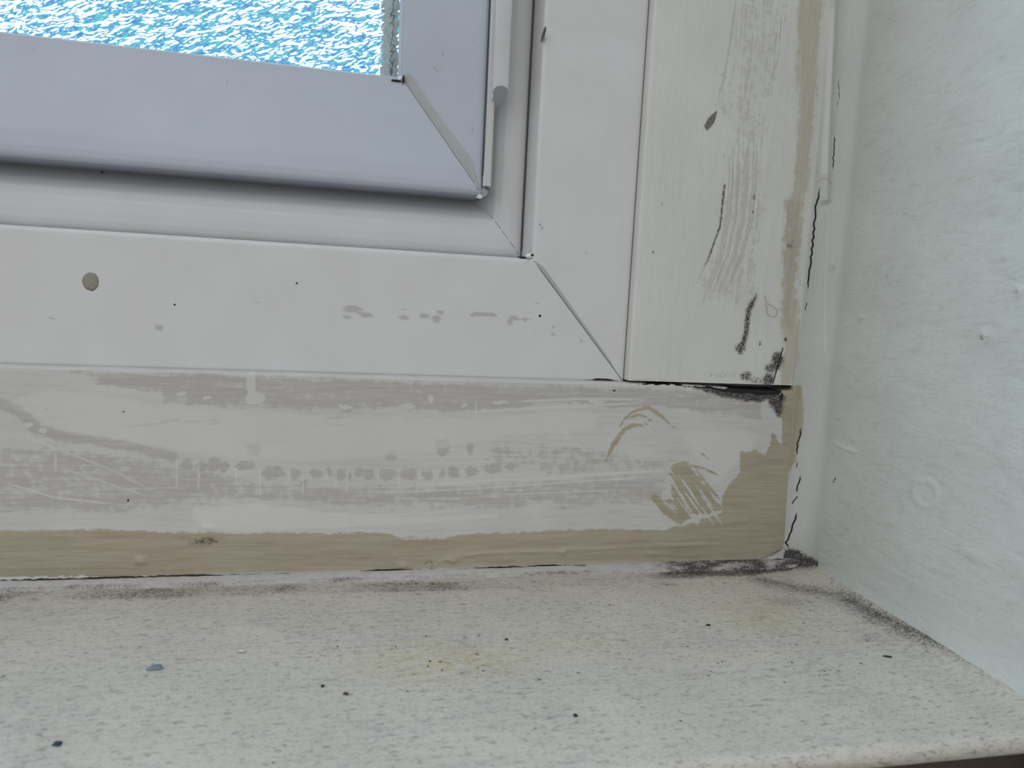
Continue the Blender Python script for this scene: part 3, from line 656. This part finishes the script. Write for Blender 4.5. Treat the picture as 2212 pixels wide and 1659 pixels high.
    n = len(b0); V = np.concatenate([b0, b1]); Fc = [(i, i+1, n+i+1, n+i) for i in range(n-1)]
    z = np.zeros(len(V))
    import bmesh
    me2 = bpy.data.meshes.new('edge'); me2.from_pydata([tuple(v*S) for v in V], [], Fc)
    bm = bmesh.new(); bm.from_mesh(o.data); bm.from_mesh(me2); bm.to_mesh(o.data); bm.free()
    return prop(o, 'upright timber board with arcing brush marks and mould at its foot, right of the window frame', 'trim', 'structure')
ub = upright_board()
q = [hit(a, b, 1, YB) for a, b in ((1549, 239), (1543, 262), (1536, 272), (1527, 281), (1522, 271), (1530, 256), (1540, 246))]
raw_mesh('scraped_chip', [(v[0], v[1]-.02-d_, v[2]) for d_ in (0, .22) for v in q], [tuple(range(7)), tuple(range(7, 14))[::-1]]+[(i, (i+1) % 7, 7+(i+1) % 7, 7+i) for i in range(7)], simple('scrape_grey', lin(128, 124, 119)), ub, smooth=False)
box('wall_back', XL-300, 60, 9.3, 140, -400, 73, M_PLAST); prop(bpy.data.objects['wall_back'], 'wall hidden behind the timber boards under the window', 'wall', 'structure')
box('wall_back_side', -75, 60, 9.3, 140, 73, ZT+300, M_PLAST); prop(bpy.data.objects['wall_back_side'], 'wall hidden behind the upright board', 'wall', 'structure')

# ================================================================== RIGHT WALL (reveal)
XW = 6.6
def side_wall():
    ys = ax_arr((-3, -112, .65), (-112, -150, 4.)); zs = ax_arr((-8, 234, .65), (234, ZT+60, 25.))
    Yg, Zg = np.meshgrid(ys, zs, indexing='ij')
    L = Layer(Yg, Zg, 0, XW, 1, 2)
    wear = L.zero(); light = L.zero(); beige = L.zero(); mould = L.zero(); crack = L.zero()
    h = .9*vnoise(Yg*.5, Zg, 26, 31, 2) + .42*vnoise(Yg*.6, Zg, 7, 32, 2) + .10*vnoise(Yg, Zg, 2.2, 33, 2)
    rp = np.clip((-Yg-17)/16, 0, 1); h = .6 + h*rp*rp*(3-2*rp)
    s = -Yg-3
    # rounded plaster in the corner
    t = Zg
    h += 1.6*np.clip(1-t/12., 0, 1)**2*np.clip((s-13)/20, 0, 1)
    for c, rx, ry, a in (((1790, 572), 1.6, 1.9, .9), ((1864, 686), 1.6, .8, .5), ((2130, 722), 1.4, 1.6, .7), ((1862, 1038), .9, .9, .4), ((2205, 628), 1.3, 1.6, .6), ((2110, 1200), 4, 2, .6), ((1700, 540), 1, 1, .2)):
        h += a*L.bump(c, rx*1.2, ry)
    # burst paint bubble
    (u, v), = L.uv([(2002, 1065)]); r = np.hypot((Yg-u)/5.2, (Zg-v)/4.4); h += .38*np.exp(-((r-1)/.22)**2) + .12*(r < 1)
    D, T = L.line([(1808, 958), (1830, 970), (1852, 976)]); h += .5*np.exp(-(D/.7)**2)
    D, T = L.line([(1800, 455), (1795, 700), (1778, 860)]); h += .25*np.exp(-(D/.6)**2)
    mould = np.maximum(mould, np.clip(1-np.abs(t-2)/9, 0, 1)*.42*np.clip(1-s/140, 0, 1))
    mould = L.blob(mould, (2100, 740), 2, 2, .2)
    for c, a in (((2134, 742), .8), ((2128, 728), .8), ((2203, 630), .8), ((1905, 1110), .2), ((1860, 730), .2)): mould = L.blob(mould, c, 1.6, 1.6, a)
    for c, r in (((1759, 1111), .7), ((1830, 938), .4), ((1955, 944), .5), ((1885, 795), .35), ((1870, 610), .3), ((1805, 920), .4)): crack = L.blob(crack, c, r, r, 1., 0, 2)
    crack = L.stroke(crack, [(1808, 1032), (1803, 1042)], .5, .4, .9)
    light = L.stroke(light, [(1806, 958), (1830, 969), (1855, 977)], .8, .8, .9)
    light = L.blob(light, (2003, 1040), 6, 1.6, .7)
    P = np.stack([XW-h, Yg, Zg], -1)
    o = grid_mesh('wall_right', P, M_WALL, None, dict(wear=wear, light=light, beige=beige, mould=mould, crack=crack), flip=False)
    return prop(o, 'lumpy white painted wall on the right, at a right angle to the window', 'wall', 'structure')
side_wall()
box('wall_right_core', XW+6, 160, -150, 9, -400, ZT+60, M_PLAST); prop(bpy.data.objects['wall_right_core'], 'masonry behind the right wall paint', 'wall', 'structure')

# ================================================================== SILL
def sill():
    xs = ax_arr((-840, -300, 20.), (-300, 9, .62)); 
    yb = list(ax_arr((2, -117.8, .55)))
    nose = [(-117.8-3*math.sin(a), -3+3*math.cos(a)) for a in np.linspace(.15, math.pi, 12)] + [(-112, -6)]
    y = np.array(yb+[a[0] for a in nose]); z0 = np.array([0.]*len(yb)+[a[1] for a in nose])
    Yg, X = np.meshgrid(y, xs, indexing='ij'); Z0 = np.repeat(z0[:, None], len(xs), 1)
    L = Layer(X, Yg, 2, 0., 0, 1)
    wear = L.zero(); light = L.zero(); beige = L.zero(); mould = L.zero(); crack = L.zero(); yel = L.zero()
    h = .28*vnoise(X*.35, Yg, 14, 41, 2)+.14*vnoise(X*.5, Yg, 3.5, 42, 2)
    # back: brush drawn along the sill
    back = np.clip(1-(-Yg-5)/45, 0, 1)
    wear = np.maximum(wear, .44*back*(vnoise(X*.12, Yg, 3, 43)+1.)); wear = np.maximum(wear, .30+.5*vnoise(X*.5, Yg, 10, 47))
    # mould band in the angle
    D, T = L.line([(-300, 1300), (0, 1288), (300, 1282), (600, 1274), (1000, 1265), (1300, 1256)])
    mould = np.maximum(mould, np.clip(1.5-D/6., 0, 1)*(.60+.55*vnoise(X, Yg*2, 18, 44)))
    D, T = L.line([(1300, 1256), (1420, 1243), (1500, 1240), (1620, 1234), (1700, 1222), (1760, 1215)])
    mould = np.maximum(mould, np.clip(1.35-D/6.5, 0, 1)*np.clip(.35+T*1.6, 0, 1)*(.92+.55*vnoise(X, Yg*2, 9, 45)))
    mould = L.blob(mould, (1440, 1262), 18, 9, .7); mould = L.blob(mould, (1735, 1222), 13, 13, 1.3)
    D, T = L.line([(1640, 1250), (1800, 1285), (1950, 1360), (2080, 1420), (2212, 1490)])
    mould = np.maximum(mould, np.clip(1-D/20, 0, 1)*(.78+.5*vnoise(X, Yg, 9, 46)))
    for c, rx, ry, a in (((1700, 1300), 44, 20, .68), ((1880, 1380), 30, 18, .62), ((2010, 1365), 7, 5, .80), ((2180, 1460), 12, 5, .72), ((1950, 1345), 6, 3, .7), ((1820, 1365), 10, 4, .55), ((1000, 1400), 50, 26, .42), ((800, 1500), 40, 20, .40), ((1150, 1390), 40, 16, .42), ((250, 1520), 60, 22, .22), ((1600, 1350), 50, 20, .32)):
        mould = L.blob(mould, c, rx, ry, a)
    mould = np.maximum(mould, .30+.42*vnoise(X, Yg, 26, 48))
    for c, rx, ry, a in (((960, 1430), 34, 14, .9), ((1250, 1385), 30, 12, .5), ((1650, 1330), 20, 16, .8), ((900, 1400), 20, 8, .7), ((480, 1560), 40, 14, .25)): yel = L.blob(yel, c, rx, ry, a, 0, 1.5)
    R = np.random.RandomState(3)
    for k in range(55):
        cx, cy = R.uniform(700, 1900), R.uniform(1290, 1480); crack = L.blob(crack, (cx, cy), R.uniform(.35, .7), R.uniform(.35, .7), 1., 0, 1.6)
    for k in range(14):
        cx, cy = R.uniform(0, 2000), R.uniform(1400, 1650); crack = L.blob(crack, (cx, cy), R.uniform(.35, .6), R.uniform(.35, .6), 1., 0, 1.4)
    h += .8*np.clip(mould-.75, 0, 1)*vnoise(X, Yg, 2, 49)*2
    h += 2.6*np.clip((X+8)/15, 0, 1)**2
    h *= np.clip((Yg+126)/6, 0, 1)
    P = np.stack([X, Yg, Z0+h], -1)
    o = grid_mesh('window_sill', P, M_SILL, None, dict(wear=wear, light=light, beige=beige, mould=mould, crack=crack, yellow=yel), flip=False)
    return prop(o, 'white painted window sill with speckled mould, along the foot of the picture', 'window sill', 'structure')
sill()
box('wall_under_sill', XL-300, 160, -104, 5, -700, -8, M_FLOOR); prop(bpy.data.objects['wall_under_sill'], 'shaded wall below the front of the sill', 'wall', 'structure')
box('floor', -3000, 2500, -4000, -104, -760, -700, M_FLOOR); prop(bpy.data.objects['floor'], 'brown floor far below the sill', 'floor', 'structure')

# ================================================================== SEALANT
def sealant_low():
    xs = ax_arr((-840, -300, 20.), (-300, 7, .5)); ts = np.linspace(0, 1, 16)
    T, X = np.meshgrid(ts, xs, indexing='ij')
    w = 5.2+1.2*vnoise(X, X*0, 22, 61)
    # convex strip lying in the angle: from the board (t=0) down to the sill (t=1)
    Y = YB-1.2 - w*T; Z = .2+1.9*(1-T)**1.3 + .45*np.sin(T*math.pi)*(1+.5*vnoise(X, T*20, 6, 62)) - .35*(T > .95)
    Z += .25*vnoise(X, T*12, 2, 63)
    L = Layer(X, Y, 2, .6, 0, 1); z = L.zero(); mould = z+.26; crack = z.copy(); wear = z+.42+.3*vnoise(X, T*10, 8, 70)
    jag = .12*vnoise(X, X*0, 1.5, 64)+.15*vnoise(X, X*0, 8, 65)
    ln = np.clip(1-np.abs(T-.10-jag*.6)/(.10+.06*vnoise(X, X*0, 12, 66)*2), 0, 1)
    crack = np.maximum(crack, ln*np.clip(.62+1.4*vnoise(X, X*0, 15, 67), 0, 1)*1.2*np.where(X > -90, np.clip(.5+vnoise(X, X*0, 9, 69), .2, 1), 1))
    mould = np.maximum(mould, (.56+.5*vnoise(X, T*14, 9, 75))*np.clip((T-.42)/.3, 0, 1))
    mould = np.maximum(mould, np.clip((X+72)/18, 0, 1)*(.84+.9*vnoise(X, T*14, 5, 68)))
    fade = np.clip((X+20)/15, 0, 1)
    Y = Y + .0*fade
    P = np.stack([X, Y, Z], -1)
    # tuck both long edges in
    P[0, :, 1] += 1.8; P[-1, :, 2] -= .8
    o = grid_mesh('sealant_bead', P, M_SEAL, None, dict(wear=wear, light=z, beige=z, mould=mould, crack=np.clip(crack, 0, 1)), flip=False)
    return prop(o, 'cracked off-white sealant line between horizontal board and sill', 'sealant')
sealant_low()
def sealant_up():
    zs = ax_arr((0, 232, .36), (232, ZT, 25.)); ts = np.linspace(0, 1, 64)
    T, Z = np.meshgrid(ts, zs, indexing='ij')
    x0 = -5.5+2.6*np.clip(1-Z/75, 0, 1); x1 = 5.97; th = np.minimum(T/.9, 1)*math.pi/2
    X = x0+(x1-x0)*np.sin(th)
    # shallow cove from board face to wall
    Y = YB-.35 - 7.5*(1-np.cos(th)) - 3*np.clip((T-.9)/.1, 0, 1)
    bead = np.clip((Z-148)/1.5, 0, 1)                               # thick squeezed bead in the upper part, ending in a lip
    pa, pb = hit(1803, 20, 1, YB-1.5), hit(1786, 370, 1, YB-1.5); xr = pb[0]+(pa[0]-pb[0])*(Z-pb[2])/(pa[2]-pb[2])
    Y -= (1.2*bead+.25*(1-bead))*np.exp(-((X-xr)/1.5)**2)*(1+.3*vnoise(Z, T*6, 12, 71))
    Y += .35*np.exp(-(((Z-147)/1.4)**2))*np.exp(-((X-xr)/1.7)**2)*2
    Y -= .16*vnoise(T*40, Z*.25, 4, 72)
    L = Layer(X, Z, 1, YB-2.0, 0, 2); z = L.zero()
    Y -= .9*L.bump((1791, 574), .7, 1.8)*(1+vnoise(X, Z, 1, 5)) + .4*L.bump((1864, 686), .8, .8) + .12*vnoise(X*3, Z, 7, 76)*np.sin(th)
    D, T2 = L.line([(1800, 455), (1795, 700), (1778, 860)]); Y -= .22*np.exp(-(D/.5)**2)
    D, T2 = L.line([(1806, 957), (1830, 969), (1850, 976)]); Y -= .45*np.exp(-(D/.6)**2); crack = z.copy(); light = z.copy(); mould = z+.14; beige = z.copy(); wear = z.copy()
    jag = lambda k: [(p[0]+3.*math.sin(p[1]*.11+k)+1.5*math.sin(p[1]*.31), p[1]) for p in k_]
    def crk(pts, w, amp=1.):
        nonlocal crack
        q = []
        for a, b in zip(pts[:-1], pts[1:]):
            n = max(2, int(abs(b[1]-a[1])/6))
            for i in range(n):
                f = i/n; q.append((a[0]+(b[0]-a[0])*f+rng.uniform(-1.7, 1.7), a[1]+(b[1]-a[1])*f))
        q.append(pts[-1]); crack = L.stroke(crack, q, w*.62, .42, amp*1.15, .12)
    crk([(1776, 400), (1768, 445), (1763, 500), (1757, 560), (1751, 610), (1748, 632)], 1.0); crk([(1748, 652), (1745, 672)], .5, .9)
    crk([(1805, 290), (1801, 340), (1800, 368)], .5, .9); crk([(1816, 160), (1811, 235)], .4, .75)
    crk([(1735, 925), (1726, 960), (1727, 985)], .7); crk([(1731, 1030), (1724, 1065)], .7); crk([(1727, 1072), (1715, 1092)], .6, .9); crk([(1724, 1108), (1712, 1150), (1703, 1175), (1708, 1188)], .9); crk([(1727, 1000), (1724, 1012)], .5, .9)
    beige = L.area(beige, [(1700, 835), (1740, 832), (1738, 920), (1722, 1000), (1700, 1040)], 3, .9)
    wear = L.stroke(wear, [(1715, 620), (1725, 700), (1730, 780)], 1.2, 1.5, .8)
    light = L.stroke(light, [(1800, 20), (1792, 200), (1783, 370)], 2.2, 1.5, .75); light = L.stroke(light, [(1790, 460), (1780, 620), (1775, 760)], 1.0, 1., .65)
    mould = L.blob(mould, (1715, 1205), 8, 6, 1.2, 0, 1.4); mould = L.blob(mould, (1745, 1212), 10, 6, 1.2, 0, 1.4); mould = L.blob(mould, (1728, 790), 3, 7, .55)
    wear = L.stroke(wear, [(1772, 392), (1779, 386), (1789, 387), (1794, 396)], 1.0, .8, 1.)  # shade under the bead's lip, painted as a grey arc
    P = np.stack([X, Y, Z], -1)
    P[0, :, 1] += 2.5; P[-1, :, 0] += .0
    o = grid_mesh('sealant_bead', P, M_SEAL_V, None, dict(wear=wear, light=light, beige=beige, mould=mould, crack=np.clip(crack, 0, 1)), flip=True)
    return prop(o, 'upright filler with long cracks and a squeezed bead, between upright board and right wall', 'sealant')
sealant_up()

# ================================================================== SMALL LOOSE THINGS
def flake(name, c, rx, ry, th, mat, seed, ax='z', rot=0., rough=.5):
    """small irregular lump lying on a surface"""
    R = np.random.RandomState(seed); n = 14; V = []; rad = 1+rough*(R.rand(n)-.5)
    rings = ((1.0, 0.), (1.02, .35), (.75, .8), (.35, 1.))
    for f, hh in rings:
        for k in range(n):
            a = 2*math.pi*k/n; u = rx*rad[k]*f*math.cos(a); v = ry*rad[k]*f*math.sin(a); u, v = u*math.cos(rot)-v*math.sin(rot), u*math.sin(rot)+v*math.cos(rot)
            h = th*hh*(1+.25*(R.rand()-.5))
            V.append((c[0]+u, c[1]+v, c[2]+h) if ax == 'z' else (c[0]+u, c[1]-h, c[2]+v))
    Fc = [(j*n+k, j*n+(k+1) % n, (j+1)*n+(k+1) % n, (j+1)*n+k) for j in range(len(rings)-1) for k in range(n)]
    Fc.append(tuple((len(rings)-1)*n+k for k in range(n))); Fc.append(tuple(range(n))[::-1])
    return raw_mesh(name, V, Fc, mat)
def on_sill(px, py): q = hit(px, py, 2, .25); q[2] = .1; return q
prop(flake('paint_flake', on_sill(336, 1441), 2.0, 1.4, .5, M_BLUEC, 11), 'flat blue-grey paint flake on the left of the sill', 'paint flake')
prop(flake('dirt_speck', on_sill(124, 1607), .9, .8, .7, M_NAVY, 12), 'dark blue speck near the lower left corner of the sill', 'speck')
prop(flake('brown_crumb', on_sill(747, 1499), .7, .45, .6, M_BROWNC, 13, rot=-.4), 'largest reddish brown crumb on the middle left of the sill', 'crumb')
prop(flake('brown_crumb', on_sill(1094, 1381), .6, .35, .5, M_BROWNC, 14, rot=-.5), 'dark brown crumb on the sill below the middle of the board', 'crumb')
prop(flake('dirt_speck', on_sill(1835, 1289), .7, .7, .8, M_DARK, 15), 'round black speck on the sill near the mouldy wall corner', 'speck')
prop(flake('dirt_speck', on_sill(697, 1482), .5, .5, .5, M_DARK, 16), 'small black speck just left of the reddish brown crumb', 'speck')
prop(flake('dirt_speck', on_sill(1243, 1545), .55, .5, .5, M_DARK, 17), 'small black speck low in the middle of the sill', 'speck')
prop(flake('dirt_speck', on_sill(1530, 1350), .8, .45, .4, M_DARK, 18), 'flat dark speck on the sill below the beige brush patch', 'speck')
prop(flake('dirt_speck', on_sill(1918, 1418), 1.3, .4, .4, M_DARK, 19, rot=-.35), 'thin dark sliver lying on the right part of the sill', 'speck')
prop(flake('paint_flake', on_sill(522, 1406), 1.2, .6, .6, M_CHIPW, 20), 'tiny white paint flake on the sill right of the blue-grey one', 'paint flake')
def on_plane(px, py, y): return hit(px, py, 1, y)
d = flake('dried_drop', on_plane(196, 608, 0.02), 2.55, 3.1, .22, M_TAN, 21, ax='y', rough=.1); prop(d, 'round tan dried drop stuck on the lower window frame', 'drop')
prop(flake('dirt_speck', on_plane(1166, 682, 0.02), .55, .45, .3, M_DARK, 22, ax='y'), 'green-black speck on the window frame near the mitre', 'speck')
prop(flake('dirt_speck', on_plane(377, 658, 0.02), .33, .33, .25, M_DARK, 23, ax='y'), 'pin-sized black speck on the frame between tan drop and scuffs', 'speck')
prop(flake('dirt_speck', on_plane(641, 612, 0.02), .33, .33, .25, M_DARK, 24, ax='y'), 'pin-sized black speck on the frame above the row of scuffs', 'speck')
# scrape on the lip of the frame
q = [hit(a, b, 0, -116.75) for a, b in ((1180, 57), (1180, 66), (1176, 78), (1170, 91), (1172, 76), (1176, 64))]
ch = raw_mesh('lip_scrape', [(v[0]-d_, v[1], v[2]) for d_ in (0, .35) for v in q], [tuple(range(6)), tuple(range(6, 12))[::-1]]+[(i, (i+1) % 6, 6+(i+1) % 6, 6+i) for i in range(6)], simple('scrape_brown', lin(112, 104, 96)), window, smooth=False)
# hairs
def hair(pts, y, r, label):
    P = []
    for _ in range(2):
        pts = [pts[0]]+[(a[0]*(1-f)+b[0]*f, a[1]*(1-f)+b[1]*f) for a, b in zip(pts[:-1], pts[1:]) for f in (.25, .75)]+[pts[-1]]
    for a, b in zip(pts[:-1], pts[1:]):
        for i in range(2): P.append(hit(a[0]+(b[0]-a[0])*i/2, a[1]+(b[1]-a[1])*i/2, 1, y))
    P.append(hit(*pts[-1], 1, y)); prop(tube('hair', P, r, M_HAIR, None, 5), label, 'hair')
hair([(1652, 638), (1656, 652), (1664, 660), (1672, 662), (1680, 672), (1676, 684), (1664, 685), (1656, 676), (1658, 664), (1652, 655)], YB-.35, .07, 'curly hair stuck on the upright board above the mould')
hair([(915, 1222), (925, 1210), (935, 1215), (932, 1228), (920, 1238), (912, 1246)], YB-1.3, .07, 'thin hair stuck on the beige foot of the horizontal board')
